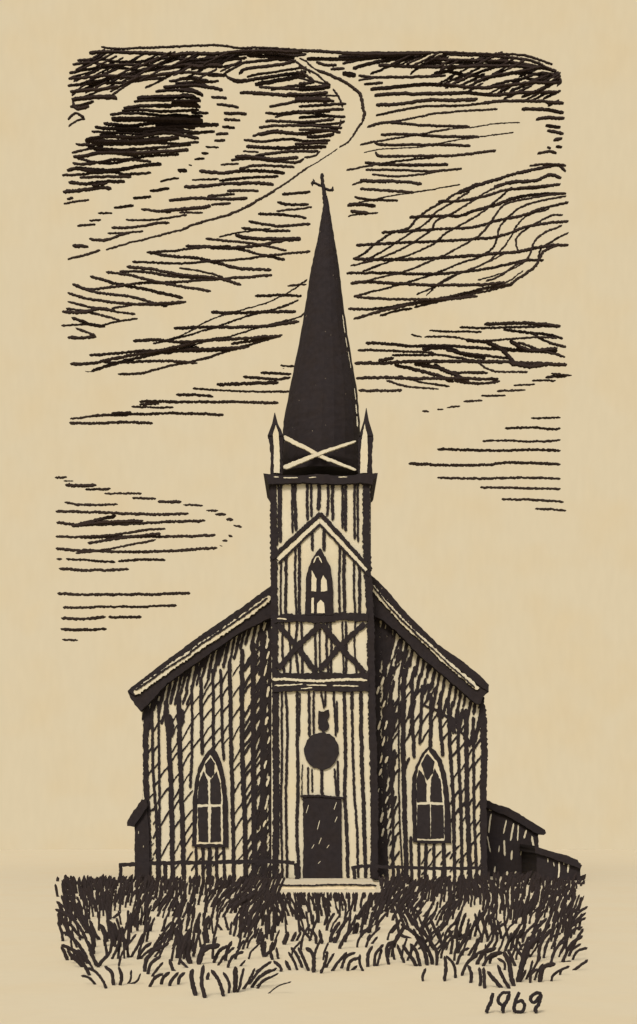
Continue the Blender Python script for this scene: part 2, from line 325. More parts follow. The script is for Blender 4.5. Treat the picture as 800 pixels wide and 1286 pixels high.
CL['left_wedge'] = (190, 'wedge of cloud lines with a dashed rim low on the left', '''
3.5: 69 600 84 600; 2: 80 604 92 604; 5: 82 609 100 610 121 609; 3.5: 107 615 139 614; 3: 131 620 178 620; 3.5: 166 625 196 626; 4: 198 630 228 630; 3: 230 634 255 635; 3: 259 641 274 641; 4: 270 646 284 646; 4: 284 652 293 653; 3: 293 660 304 662; 4: 287 672 292 674; 3: 279 679 286 679; 4: 276 685 279 686; 3.5: 81 631 105 634 148 633; 4: 70 642 110 643 160 645 200 646 237 645; 5: 90 661 110 656 146 648; 4: 71 656 100 659 150 658 200 656 258 654; 5: 95 660 130 656 180 654; 3.5: 70 674 110 674 150 671 180 666 208 664; 4: 110 682 150 676 202 670; 4: 100 675 160 674 210 674 271 672; 4: 70 689 110 692 180 693 230 691 273 688; 3: 95 695 130 690 196 678; 5: 100 692 120 691; 3.5: 71 702 78 702; 3.5: 83 702 115 704 145 706; 3.5: 148 705 175 703 208 703; 4: 74 714 110 716 140 716 162 715''')
CL['left_lines'] = (202, 'five short level cloud lines, lowest at the left', '''
4: 72 745 100 747 150 747 200 746 239 745; 3.5: 79 763 100 763 130 762 170 762 222 760; 4: 77 776 100 777 133 775; 4: 136 775 178 775; 4: 76 790 105 791 134 790; 3: 78 803 98 804''')
SPARSE = ('dashes', 'trail', 'left_streak', 'right_lozenge', 'left_wedge', 'left_lines')
for key, (Yc, lab, data) in CL.items():
    mb = MB()
    if key in SPARSE:
        ps = parse(data)
        xs = [q[0] for _, p in ps for q in p]; ys = [q[1] for _, p in ps for q in p]
        e = empty('cloud', at((min(xs) + max(xs)) / 2, (min(ys) + max(ys)) / 2, Yc), lab, 'cloud', 'streaked clouds in the cream sky')
        for w, pts in ps:
            m1 = MB(); m1.stroke(pts, w * 0.96, Yc + R.uniform(-2, 2), w * (Yc - CAMY) / F, round_=True, rag=1.2, step=1.6, tip=.3)
            m1.build('streak', [CLOUDM], e)
        continue
    for w, pts in parse(data):
        mb.stroke(pts, w * 0.96, Yc + R.uniform(-2, 2), w * (Yc - CAMY) / F, round_=True, rag=1.2, step=1.6, tip=.3)
    if key == 'top':          # the cross-hatch of the cloud bank
        for x0, x1, y0, y1, sl, n_ in ((92, 300, 66, 116, -0.42, 46), (470, 560, 74, 98, -0.4, 12), (545, 700, 76, 126, -0.42, 40)):
            for q in range(n_):
                x = x0 + (x1 - x0) * (q + R.random()) / n_; L_ = R.uniform(16, 34)
                lim = y1 - (max(0, x - 150) * 0.2 if x0 < 100 else max(0, 620 - x) * 0.25)
                y = R.uniform(y0, max(lim, y0 + 6))
                if x < 130: y = max(y, 66 + (130 - x) * 0.55)
                b_ = min(x + L_, x1 + 4)
                need = 63 if b_ < 640 else 66 + max(0, b_ - 640) * 0.36
                if b_ < 135: need = 62 + (135 - b_) * 0.5
                y = max(y, need + 2 - sl * (b_ - x))
                mb.stroke([(x - 4, y + 4), ((x + b_) / 2, y + sl * (b_ - x) * .5 + 1), (b_, y + sl * (b_ - x))], R.uniform(2.4, 3.6), Yc + R.uniform(-2, 2), 0.35, round_=True, rag=1.2, step=1.6, tip=.3)
    # origin at the middle of the cloud
    cx = sum(p[0] for p in mb.v) / len(mb.v); cz = sum(p[2] for p in mb.v) / len(mb.v)
    o = mb.build('cloud', [CLOUDM], base=(cx, Yc, cz))
    tag(o, lab, 'cloud', 'streaked clouds in the cream sky')

# ---------------------------------------------------------------- the church
church = empty('church', (0.05, 0, 0), 'tall wooden church with batten walls, front tower and black pointed spire', 'church')
I, K = 1, 0          # material slots: 0 cream, 1 ink
WM = [CREAM, INK]

def lout(x):         # outer roof edge, left slope / right slope (picture units)
    for a, b in zip(LE, LE[1:]):
        if a[0] <= x <= b[0]:
            return a[1] + (b[1] - a[1]) * (x - a[0]) / (b[0] - a[0])
    return 735 - (x - 341) * 0.75
LE = [(150, 876), (160, 868), (165, 863), (200, 836), (250, 799), (300, 765), (341, 735)]
RE = [(440, 700), (463, 719), (475, 730), (490, 745), (505, 764), (530, 789), (550, 809), (580, 830), (605, 850), (614, 860)]
def rout(x):
    for a, b in zip(RE, RE[1:]):
        if a[0] <= x <= b[0]:
            return a[1] + (b[1] - a[1]) * (x - a[0]) / (b[0] - a[0])
    return RE[-1][1]

NAVE = 16.0
mb = MB()
mb.poly([(180, 1106), (178, 886), (412, 698), (606, 880), (609, 1106)], 0.0, NAVE, K)
def bat(pts, w, d=0.035, **kw):
    mb.stroke(pts, w, 0.0, d + R.uniform(0, 0.012), I, **kw)
# --- left half battens
LV = [([(184, 884), (183, 960), (186, 1040), (187, 1105)], 7), ([(191, 884), (192, 960), (197, 1040), (198, 1105)], 3.6), ([(199, 880), (200, 970), (201, 1105)], 3),
      ([(208, 880), (212, 930), (215, 1000), (217, 1105)], 6), ([(224, 870), (226, 950), (229, 1030), (231, 1105)], 6), ([(241, 860), (241, 940), (239, 990)], 3.4),
      ([(252, 850), (253, 900), (254, 948)], 4.6), ([(267, 840), (268, 900), (268, 940)], 3.8), ([(277, 840), (279, 920), (281, 955)], 3.6),
      ([(288, 830), (290, 920), (292, 1000), (294, 1105)], 5), ([(304, 815), (304, 930), (307, 1020), (309, 1105)], 6), ([(318, 805), (318, 920), (319, 1030), (320, 1105)], 6.5),
      ([(330, 790), (331, 900), (331, 1010), (332, 1105)], 8.5), ([(341, 780), (342, 900), (343, 1105)], 10),
      ([(246, 1060), (247, 1105)], 3.5), ([(255, 1060), (255, 1105)], 4.5), ([(263, 1060), (264, 1105)], 5), ([(272, 1060), (272, 1105)], 4), ([(281, 1060), (282, 1105)], 4)]
for p, w in LV: bat(p, w)
bays = [(184, 192), (193, 200), (201, 214), (216, 227), (229, 241), (241, 253), (254, 267), (268, 278), (279, 290), (293, 305), (307, 318), (320, 331), (332, 343)]
def bay_hatch(bays, top, bot, skip, mean, wmul=lambda x: 1.0):  # slanting ink hatch between battens, drawn as wall shade
    for a, b in bays:
        y = top((a + b) / 2) + R.uniform(0, 14)
        while y < bot:
            xm = (a + b) / 2
            h = (b - a) * R.uniform(1.1, 1.9) + 3
            if not skip(xm, y) and R.random() < 0.86:
                mb.stroke([(a - 1, y + h), (xm + R.uniform(-1, 1), y + h * 0.45), (b + 1, y)], R.uniform(1.5, 2.4) * wmul(xm), 0.0, 0.016 + R.uniform(0, 0.012), I, rag=0.8)
            y += R.uniform(0.65, 1.35) * mean
def in_lwin(x, y): return 238 < x < 290 and 935 < y < 1064
bay_hatch(bays[:10], lambda x: lout(x) + 60, 1080, in_lwin, 21)
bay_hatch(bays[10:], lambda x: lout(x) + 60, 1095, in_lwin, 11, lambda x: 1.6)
# shade inked as dark strokes under the left eave and against the tower
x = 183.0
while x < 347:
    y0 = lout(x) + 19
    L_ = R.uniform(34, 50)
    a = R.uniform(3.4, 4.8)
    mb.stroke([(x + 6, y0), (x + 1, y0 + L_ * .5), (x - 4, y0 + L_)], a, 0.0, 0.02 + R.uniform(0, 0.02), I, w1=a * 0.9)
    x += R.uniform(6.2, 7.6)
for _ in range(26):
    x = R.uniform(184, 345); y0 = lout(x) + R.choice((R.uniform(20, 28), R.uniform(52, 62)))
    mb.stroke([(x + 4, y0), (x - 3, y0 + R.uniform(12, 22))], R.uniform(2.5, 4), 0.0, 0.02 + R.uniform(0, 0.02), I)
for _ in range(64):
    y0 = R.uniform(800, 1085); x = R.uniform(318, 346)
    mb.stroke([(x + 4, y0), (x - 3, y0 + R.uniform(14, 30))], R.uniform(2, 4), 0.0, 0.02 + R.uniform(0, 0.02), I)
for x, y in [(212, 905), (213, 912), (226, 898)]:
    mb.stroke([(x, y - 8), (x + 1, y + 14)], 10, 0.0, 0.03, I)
# --- right half battens
RV = [([(606, 884), (608, 950), (607, 1010), (608, 1105)], 8.5), ([(491, 860), (491, 950), (493, 1020), (494, 1105)], 3.6), ([(501, 850), (501, 1000), (506, 1105)], 2.2),
      ([(507, 840), (506, 930), (508, 1010), (510, 1105)], 6), ([(517, 850), (518, 910), (520, 952)], 4.5), ([(530, 860), (528, 910), (527, 935)], 4),
      ([(541, 870), (541, 905), (540, 940)], 5), ([(553, 870), (553, 910), (556, 950)], 4.5), ([(563, 880), (565, 940), (569, 1000), (571, 1105)], 4.5),
      ([(575, 890), (576, 960), (579, 1020), (580, 1105)], 4.2), ([(585, 890), (586, 980), (588, 1040), (590, 1105)], 6), ([(594, 900), (595, 980), (596, 1040), (599, 1105)], 3.8),
      ([(526, 1058), (526, 1105)], 4), ([(535, 1058), (534, 1105)], 4.5), ([(545, 1058), (545, 1105)], 4), ([(557, 1058), (558, 1105)], 5), ([(516, 1050), (517, 1105)], 4)]
for p, w in RV: bat(p, w)
rb = [(490, 501), (507, 518), (519, 529), (530, 541), (542, 553), (554, 565), (566, 576), (577, 586), (587, 595), (596, 606)]
def in_rwin(x, y): return 512 < x < 568 and 930 < y < 1062
bay_hatch(rb, lambda x: rout(x) + 70, 1085, in_rwin, 22, lambda x: 1.25)
for row, (o0, l0, l1) in enumerate(((24, 30, 40), (58, 26, 38))):  # rows of dark strokes drawn in as shade under the right eave
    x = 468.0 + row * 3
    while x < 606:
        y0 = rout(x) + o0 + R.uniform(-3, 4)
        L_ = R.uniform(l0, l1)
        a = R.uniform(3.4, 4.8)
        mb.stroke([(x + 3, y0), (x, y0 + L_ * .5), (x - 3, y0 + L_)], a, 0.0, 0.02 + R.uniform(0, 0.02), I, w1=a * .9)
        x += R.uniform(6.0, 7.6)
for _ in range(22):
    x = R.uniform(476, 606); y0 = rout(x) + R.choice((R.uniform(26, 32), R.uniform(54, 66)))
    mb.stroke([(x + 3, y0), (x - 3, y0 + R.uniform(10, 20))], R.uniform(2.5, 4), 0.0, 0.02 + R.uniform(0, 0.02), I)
mb.stroke([(470, 745), (471, 900), (473, 1000), (474, 1105)], 15, 0.0, 0.03, I)  # inked strip and strokes standing for shade right of the tower
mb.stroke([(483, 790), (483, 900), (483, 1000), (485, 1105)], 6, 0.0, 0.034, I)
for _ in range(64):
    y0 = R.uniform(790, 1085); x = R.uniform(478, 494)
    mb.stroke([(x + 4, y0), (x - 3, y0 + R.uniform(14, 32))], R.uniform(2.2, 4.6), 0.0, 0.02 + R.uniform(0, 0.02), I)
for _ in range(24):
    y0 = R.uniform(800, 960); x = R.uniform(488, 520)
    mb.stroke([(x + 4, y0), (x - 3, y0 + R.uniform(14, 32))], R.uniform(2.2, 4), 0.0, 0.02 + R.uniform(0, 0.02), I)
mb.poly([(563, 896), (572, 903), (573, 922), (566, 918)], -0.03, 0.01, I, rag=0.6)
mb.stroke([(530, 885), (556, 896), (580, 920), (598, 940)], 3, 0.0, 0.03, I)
# more inked shade right of the tower, then cream gaps in the shade strokes
for _ in range(10):
    x = R.uniform(464, 490); y0 = R.uniform(745, 800)
    mb.stroke([(x + 4, y0), (x - 2, y0 + R.uniform(16, 30))], R.uniform(3, 5), 0.0, 0.02 + R.uniform(0, 0.02), I)
for x, y in [(481, 925), (484, 905), (478, 948), (485, 950), (477, 965), (486, 985), (485, 1000), (488, 1015), (479, 1020), (488, 1030), (480, 850), (474, 862), (476, 905), (482, 880), (474, 990), (480, 1040)]:
    mb.stroke([(x + 2, y), (x - 1, y + R.uniform(8, 13))], R.uniform(1.8, 3), -0.036, 0.02, K)
for x, y in [(332, 782), (335, 802), (336, 818), (333, 835), (336, 862), (334, 900), (337, 925), (333, 955), (336, 975), (334, 1005), (332, 1030), (336, 1050)]:
    mb.stroke([(x + 2, y), (x - 1, y + R.uniform(8, 14))], R.uniform(1.8, 3), -0.036, 0.02, K)
# side walls get plain battens
xl = at(180, 900, 0)[0]; xr = at(608, 900, 0)[0]
for i in range(1, 40):
    yb = i * 0.4
    mb.box(at(179, 0, 0)[0] - 0.05, at(182, 0, 0)[0], yb, yb + 0.07, 0, 4.6, I)
    mb.box(at(605, 0, 0)[0], at(609, 0, 0)[0] + 0.05, yb, yb + 0.07, 0, 4.7, I)
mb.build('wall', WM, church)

# --- roof with rake boards
YR = -0.36
mb = MB()
mb.poly([(160, 868), (165, 863), (200, 836), (250, 799), (300, 765), (341, 735), (412, 683), (440, 700)] + RE[1:] +
        [(614, 869), (606, 864), (580, 843), (550, 822), (530, 802), (505, 777), (490, 758), (463, 733), (440, 712), (412, 694), (341, 746), (300, 776), (250, 811), (200, 848), (170, 874)],
        YR, NAVE + 0.35, 0, rag=0.45)
roof = mb.build('roof', [SLATE], church)
mb = MB()    # left rake
mb.poly([(160, 868), (200, 841), (250, 804), (341, 741), (341, 775), (300, 795), (250, 830), (210, 858), (186, 884), (176, 893), (165, 879)], YR + 0.05, -0.04, 1, rag=0.6)
mb.stroke([(169, 871), (208, 843), (250, 813.5), (300, 780), (340, 750)], 7.4, YR + 0.05, 0.06, 0, rag=1.2)
mb.stroke([(170, 867), (205, 843), (240, 820)], 2.6, YR - 0.01, 0.03, 1, rag=1.3)
mb.stroke([(238, 820), (262, 803), (300, 778), (336, 751)], 2.6, YR - 0.01, 0.03, 1, rag=1.3)
mb.build('rake_board', WM, roof)
mb = MB()    # right rake
mb.poly([(463, 727), (505, 772), (550, 816), (605, 858), (614, 862), (613, 869), (606, 876), (604, 884), (598, 884), (560, 851), (530, 826), (500, 795), (480, 778), (463, 770)], YR + 0.05, -0.04, 1, rag=0.6)
mb.stroke([(465, 735), (480, 753), (505, 780), (530, 803), (560, 831), (600, 866)], 5.6, YR + 0.05, 0.06, 0, rag=1.3)
mb.stroke([(466, 734), (485, 757), (505, 779), (528, 801)], 2.0, YR - 0.01, 0.03, 1, rag=1.5)
mb.stroke([(524, 798), (545, 817), (570, 840), (596, 864)], 1.8, YR - 0.01, 0.03, 1, rag=1.5)
mb.build('rake_board', WM, roof)

# --- tower
YT = -1.2
TB = 1.4
def tstroke(p, w, **kw): mb.stroke(p, w, YT, 0.03 + R.uniform(0, 0.01), I, **kw)
mb = MB()
mb.poly([(341, 1108), (341, 598), (465, 598), (466, 1108)], YT, TB, K)
# lower boards
for p, w in [([(354, 868), (354, 960), (353, 1030), (355, 1103)], 3), ([(359, 868), (361, 920), (359, 1000), (361, 1103)], 3.4), ([(373, 868), (374, 980), (373, 1050), (376, 1103)], 4.2),
             ([(377, 870), (376, 925)], 1.8), ([(388, 868), (389, 926)], 3.6), ([(394, 868), (394, 922)], 3), ([(403, 868), (407, 890)], 3), ([(409, 868), (408, 888)], 2.6), ([(419, 868), (422, 925)], 3.2), ([(423, 880), (424, 920)], 2.6),
             ([(432, 868), (434, 950), (433, 1000), (436, 1060), (437, 1103)], 4.6), ([(442, 868), (442, 892)], 4.5), ([(442, 892), (444, 980), (448, 1040), (450, 1103)], 3.4), ([(453, 868), (454, 940), (457, 1020), (459, 1103)], 5), ([(380, 960), (379, 1000)], 1.5),
             ([(387, 963), (387, 998)], 2.6), ([(392, 965), (392, 995)], 2.6), ([(404, 965), (404, 985), (405, 1000)], 4), ([(420, 965), (423, 1000)], 3), ([(424, 955), (425, 1000)], 3)]:
    tstroke(p, w)
# boards behind the braced panel
for x in (356, 363, 373, 379, 396, 401, 411, 415, 430, 434, 446):
    tstroke([(x, 780), (x + R.uniform(-1.5, 1.5), 815), (x + R.uniform(-1, 2), 848)], R.uniform(2.4, 3.4))
# belfry stage boards
for x, w in ((353, 2.6), (359, 4), (371, 3), (376, 4), (427, 3.2), (432, 4.2), (445, 3), (451, 4)):
    tstroke([(x, 664 + abs(x - 402) * 0.75), (x + R.uniform(-1, 1), 730), (x + R.uniform(-1, 1.5), 774)], w)
for x, w in ((392, 3.6), (407, 4.4)):
    tstroke([(x, 664), (x + R.uniform(-1, 1), 692)], w)
for x, w in ((349, 2.4), (353, 4), (367, 3), (371, 4.4), (386, 3.6), (391, 3.2), (401, 5), (412, 3.4), (418, 4.2), (430, 3.2), (434, 4), (446, 3.2), (450, 3)):
    tstroke([(x, 604), (x + R.uniform(-1, 1), 625), (x + R.uniform(-1, 1), 640 + abs(x - 402) * 0.85)], w)
for i in range(1, 7):           # plain battens down the tower sides
    yb = YT + i * 0.37
    mb.box(at(341, 0, YT)[0] - 0.03, at(343, 0, YT)[0], yb, yb + 0.07, 5, 10.4, I)
    mb.box(at(463, 0, YT)[0], at(465, 0, YT)[0] + 0.03, yb, yb + 0.07, 5, 10.4, I)
tower = mb.build('tower', WM, church)

mb = MB(); tstroke([(343, 598), (344, 700), (345, 772), (346, 900), (347, 1000), (346, 1104)], 8.5, tip=1); mb.build('corner_board', WM, tower)
mb = MB(); tstroke([(460, 598), (461, 700), (465, 772), (467, 900), (470, 1000), (470, 1104)], 9.5, tip=1); mb.build('corner_board', WM, tower)
mb = MB()   # gable moulding
mb.bar([(341, 702), (402, 645), (466, 716)], 5.2, YT, 0.06, 1, tip=.9)
mb.bar([(349, 703), (402, 653.5), (460, 717)], 5.0, YT, 0.045, 0, rag=.9, tip=.8)
mb.bar([(350, 707.5), (402, 659), (463, 724)], 2.4, YT, 0.055, 1, tip=.9)
mb.build('gable_moulding', WM, tower)
mb = MB()   # belts
mb.stroke([(344, 778), (375, 776), (402, 778), (430, 775), (462, 776)], 10, YT, 0.07, 1, tip=1)
mb.stroke([(348, 777), (360, 778)], 1.4, YT - 0.075, 0.015, 0)
mb.build('belt_course', WM, tower)
mb = MB()
mb.poly([(342, 844), (375, 846), (405, 844), (440, 846), (463, 844), (464, 868), (430, 869), (390, 867), (342, 869)], YT - 0.08, YT, 1, rag=.7)
mb.stroke([(342, 853), (370, 854), (410, 855), (440, 853), (461, 854)], 3.2, YT - 0.08, 0.02, 0, rag=1.3)
mb.stroke([(345, 861), (380, 859)], 1.5, YT - 0.08, 0.015, 0, rag=1.3)
mb.stroke([(385, 860), (410, 861)], 1.4, YT - 0.08, 0.015, 0, rag=1.3)
mb.stroke([(418, 861), (450, 862)], 1.4, YT - 0.08, 0.015, 0, rag=1.3)
mb.stroke([(378, 865), (392, 864)], 1.3, YT - 0.08, 0.015, 0, rag=1.3)
mb.build('belt_course', WM, tower)
mb = MB()   # two St Andrew's crosses
for p in ([(349, 784), (372, 812), (397, 844)], [(403, 784), (375, 811), (349, 840)], [(404, 784), (428, 813), (458, 845)], [(458, 783), (431, 808), (401, 842)]):
    mb.stroke(p, 7, YT, 0.045 + R.uniform(0, 0.015), 1, tip=1)
mb.build('cross_bracing', WM, tower)
mb = MB()
mb.poly([(331, 594), (345, 596), (372, 598), (400, 595), (430, 598), (455, 595), (475, 594), (473, 600), (469, 603), (468, 608), (455, 606), (420, 608), (380, 606), (337, 608), (335, 601)], YT - 0.16, TB + 0.16, 1, rag=.5)
for a, b in (((344, 599), (350, 599)), ((356, 600), (374, 600)), ((388, 600), (397, 599)), ((425, 599), (436, 599))):
    mb.stroke([a, b], 1.2, YT - 0.16, 0.01, 0, rag=.6)
mb.build('cornice', WM, tower)

# belfry window
mb = MB()
mb.poly([(402, 688), (394, 698), (387, 712), (384, 730), (383, 772), (419, 772), (418, 730), (415, 712), (409, 700)], YT - 0.09, YT, 1, rag=.6)
win = mb.build('belfry_window', WM, church)
mb = MB()
for p in ([(391.5, 716), (397.5, 727), (397, 743), (391, 742)], [(406, 722), (410, 729), (411, 742), (403, 743), (403, 729)], [(398, 770), (398, 758), (403, 753), (407, 757), (408, 770)], [(391, 751), (394, 751), (394, 770), (391, 770)]):
    mb.poly(p, YT - 0.10, YT - 0.08, 0, rag=.35)
mb.stroke([(394, 707), (397, 700), (400, 699), (404, 707)], 1.5, YT - 0.09, 0.02, 0, rag=.6)
mb.build('louvre_panel', WM, win)

# round window, plaque, door
mb = MB()
mb.poly([(404 + 22.3 * math.cos(2 * math.pi * i / 40), 943 + 23.2 * math.sin(2 * math.pi * i / 40)) for i in range(40)], YT - 0.055, YT, 0, rag=.95)
mb.build('round_window', [GLASS], church)
mb = MB()
mb.poly([(400, 893), (406, 893), (413, 891), (414, 898), (411, 904), (414, 911), (412, 917), (405, 919), (400, 915), (399, 905)], YT - 0.05, YT, 0, rag=.7)
mb.build('wall_plaque', [INK], church)
mb = MB()
mb.poly([(380, 1001), (429, 1001), (429, 1030), (430, 1104), (380, 1104), (381, 1050)], YT - 0.07, YT, 1, rag=.5)
for x, y, h in [(400, 1036, 11), (386, 1016, 10), (421, 1012, 9), (402, 1056, 8), (393, 1063, 5), (412, 1063, 4), (422, 1029, 7), (401, 1083, 3)]:
    mb.stroke([(x + 1.5, y - h / 2), (x - 1.5, y + h / 2)], 0.75, YT - 0.07, 0.006, 0, rag=.2, tip=.3)
door = mb.build('door', WM, church)
mb = MB(); mb.stroke([(377, 1000), (405, 1000), (432, 1002)], 3, YT, 0.11, 0); mb.build('lintel', [INK], door)
mb = MB()
s_b = at(350, 0, -1.2)[0]
mb.loft([[(-0.97, -5.25, 0), (1.33, -5.25, 0), (1.36, -1.21, 0), (-1.0, -1.21, 0)], [(-0.97, -5.25, 0.095), (1.33, -5.25, 0.095), (1.36, -1.21, 0.095), (-1.0, -1.21, 0.095)]], 0)
mb.stroke([(346, 1111), (380, 1112), (430, 1111), (473, 1112)], 2.2, -5.25, 0.03, 1, rag=1.2)
mb.stroke([(345, 1119), (380, 1119), (430, 1118), (473, 1119)], 2.2, -5.25, 0.03, 1, rag=1.2)
mb.build('doorstep', [STONE, INK], church)

# lancet windows of the front wall
def lancet(case, frame, panes):
    mb = MB(); mb.poly(case, -0.07, 0.0, 0, rag=.5); w = mb.build('lancet_window', [INK], church)
    fx = sum(q[0] for q in frame) / len(frame)
    fr = [(x + (fx - x) * 0.05, y) for x, y in frame]
    mb = MB(); mb.poly(fr, -0.085, -0.06, 0, rag=.5); mb.build('frame', [CREAM], w)
    mb = MB()
    for p in panes:
        mx = sum(q[0] for q in p) / len(p); my = sum(q[1] for q in p) / len(p)
        mb.poly([(x + math.copysign(0.85, x - mx), y + math.copysign(0.9, y - my)) for x, y in p], -0.095, -0.08, 0, rag=.45, step=2.5)
    mb.build('pane', [GLASS], w)
lancet([(266, 938), (258, 947), (250, 961), (245, 980), (242, 1005), (241, 1063), (255, 1065), (287, 1064), (286, 1010), (283, 978), (278, 958), (272, 944)],
       [(264, 948), (257, 958), (251, 972), (248, 990), (246, 1060), (281, 1060), (280, 1000), (277, 975), (271, 957)],
       [[(264, 952), (269, 960), (268, 972), (264, 976), (259, 970), (258, 961)], [(255, 969), (260, 980), (261, 1009), (249, 1009), (250, 985)], [(271, 970), (276, 985), (277, 1009), (265, 1009), (265, 980)],
        [(249, 1015), (260, 1014), (261, 1057), (250, 1056)], [(266, 1014), (276, 1014), (277, 1056), (265, 1057)]])
lancet([(539, 937), (530, 946), (523, 960), (518, 976), (517, 1000), (519, 1058), (540, 1060), (567, 1059), (565, 1010), (561, 975), (555, 955), (547, 943)],
       [(538, 942), (530, 952), (524, 966), (522, 985), (523, 1055), (559, 1056), (559, 1010), (556, 980), (550, 958)],
       [[(537, 947), (545, 957), (543, 970), (537, 980), (533, 970), (530, 960)], [(527, 967), (532, 975), (535, 986), (535, 1006), (524, 1007), (524, 980)], [(547, 966), (553, 982), (555, 1007), (541, 1006), (542, 980)],
        [(525, 1012), (539, 1011), (540, 1053), (524, 1052)], [(542, 1011), (556, 1012), (557, 1052), (542, 1053)]])

# --- spire
SY = 0.1
secs = [(597, 403, 50), (560, 403.5, 49.5), (530, 404, 48), (490, 406, 42.5), (455, 406.5, 36), (420, 407, 29.5), (380, 407.6, 23.5), (340, 408.3, 18.2), (318, 409, 14.2), (300, 409.5, 10.5), (275, 409.6, 6.5), (255, 409.6, 3.2), (246, 409.5, 1.6)]
mb = MB(); rings = []
fine = []
for (a, b) in zip(secs, secs[1:]):
    for j in range(6):
        t = j / 6; fine.append(tuple(a[q] + (b[q] - a[q]) * t for q in range(3)))
fine.append(secs[-1])
sc = (SY - CAMY) / F
for y, c, h in fine:
    px, py, pz = at(c, y, SY)
    rr = []
    for i in range(20):
        a = math.radians(18 * i)
        q = (h + R.uniform(-0.35, 0.35)) * sc
        rr.append((px + q * math.cos(a), SY + q * math.sin(a), pz))
    rings.append(rr)
mb.loft(rings, 0)
def hw(y):
    for a, b in zip(secs, secs[1:]):
        if b[0] <= y <= a[0]:
            t = (y - a[0]) / (b[0] - a[0]); return a[1] + (b[1] - a[1]) * t, a[2] + (b[2] - a[2]) * t
for y0, y1, w, ins in ((396, 418, 0.9, 3), (424, 436, 0.8, 3.1), (442, 462, 0.7, 3), (488, 502, 0.7, 3), (508, 520, 1.3, 3.2), (523, 536, 1.5, 3.2)):
    c0, h0 = hw(y0); c1, h1 = hw(y1)
    hm = max(h0, h1) * sc
    mb.stroke([(c0 + h0 - ins, y0), (c1 + h1 - ins, y1)], w, SY - math.sqrt(hm ** 2 - (hm - ins * sc) ** 2) - 0.03, 0.015, 1, rag=.5, tip=.3)
spire = mb.build('spire', [SLATE, CREAM], church)
mb = MB()
mb.stroke([(356, 549), (380, 561), (400, 572), (425, 582), (447, 591)], 5.6, YT + 0.1, 0.06, 0, w1=3.0, rag=.7)
mb.stroke([(356, 588), (380, 579), (402, 570), (425, 562), (447, 555)], 5.8, YT + 0.1, 0.075, 0, w1=2.6, rag=.7)
mb.build('parapet_brace', [CREAM], church)
mb = MB()
mb.stroke([(404.5, 218.5), (405.5, 230), (407, 242), (409, 258)], 4.2, SY, 0.1, 0, round_=True, tip=.8, w1=5.5)
mb.stroke([(391, 231), (395, 230), (405, 235), (414, 239), (419, 238)], 3.4, SY, 0.09, 0, round_=True, tip=.9)
mb.stroke([(392, 228), (392, 233)], 3.8, SY, 0.09, 0, round_=True); mb.stroke([(393, 225), (395, 229)], 2.4, SY, 0.07, 0, round_=True)
mb.stroke([(418, 235), (418, 240)], 4, SY, 0.09, 0, round_=True); mb.stroke([(403, 221), (407, 221)], 4.2, SY, 0.09, 0, round_=True)
mb.build('cross', [INK], church)

# --- pinnacles at the four tower corners
def pinnacle(body, cap, panel, y0):
    wdt = 14 * (y0 - CAMY) / F
    mb = MB(); mb.poly(body, y0, y0 + wdt, 0, rag=.7)
    p = mb.build('pinnacle', [INK], church)
    mb = MB(); tip = at(cap[0][0], cap[0][1], y0 + wdt / 2)
    lo = [at(x, y, y0 - 0.03) for x, y in cap[1:]]
    base = [lo[0], lo[1], (lo[1][0], y0 + wdt + 0.03, lo[1][2]), (lo[0][0], y0 + wdt + 0.03, lo[0][2])]
    mid = [tuple(b[q] * 0.42 + tip[q] * 0.58 + (0.0) for q in range(3)) for b in base]
    mid = [(m[0] + (b[0] - tip[0]) * -0.05, m[1], m[2] - 0.05) for m, b in zip(mid, base)]
    top = [tuple(b[q] * 0.04 + tip[q] * 0.96 for q in range(3)) for b in base]
    mb.loft([base, mid, top], 0)
    mb.build('cap', [INK], p)
    mb = MB(); mb.poly(panel, y0 - 0.055, y0 + 0.02, 0, rag=.4); mb.build('panel', [CREAM], p)
    return p
pl = pinnacle([(339, 596), (340, 570), (337, 548), (341, 534), (352, 536), (356, 548), (354, 570), (355, 596)], [(345, 517), (336, 547), (356, 547)],
              [(344, 594), (343.8, 560), (342.5, 545), (346, 534), (350, 543), (351, 560), (351.5, 594)], YT - 0.02)
pr = pinnacle([(450, 596), (450, 570), (450, 552), (455, 536), (463, 534), (469, 548), (467, 570), (468, 596)], [(460, 511), (451, 547), (469, 547)],
              [(452.5, 594), (453, 565), (455, 547), (458, 532), (461, 546), (462, 565), (461, 594)], YT - 0.02)
for src in (pl, pr):
    c = src.copy(); C.objects.link(c); c.location = src.location + Vector((0, TB - YT - 0.26, 0))
    for ch in src.children:
        d = ch.copy(); C.objects.link(d); d.parent = c

# ---------------------------------------------------------------- low annexes behind the church
def annex(name, label, loc, wallp, roofp, Y0, Y1, flecks):
    e = empty(name, loc, label, 'annex')
    mb = MB(); mb.poly(wallp, Y0, Y1, 1, rag=.5)
    for w, p in flecks: mb.stroke(p, w * 0.68, Y0, 0.012, 0, rag=.6, tip=.25)
    mb.build('wall', WM, e)
    mb = MB(); mb.poly(roofp, Y0 - 0.12, Y1 + 0.2, 0, rag=.5); mb.build('roof', [INK], e)
annex('side_annex', 'low dark lean-to annex at the left corner of the church', (-5.1, 0, 0),
      [(169, 1106), (169, 1034), (178, 1010), (184, 1012), (187, 1040), (188, 1106)], [(178, 1004), (168, 1018), (159, 1033), (160, 1037), (168, 1039), (180, 1020), (186, 1012), (184, 1004)], -0.1, 4.5,
      [(1.4, [(177, 1016), (179, 1020)]), (1.2, [(174, 1044), (174, 1047)]), (1.2, [(180, 1062), (180, 1064)])])
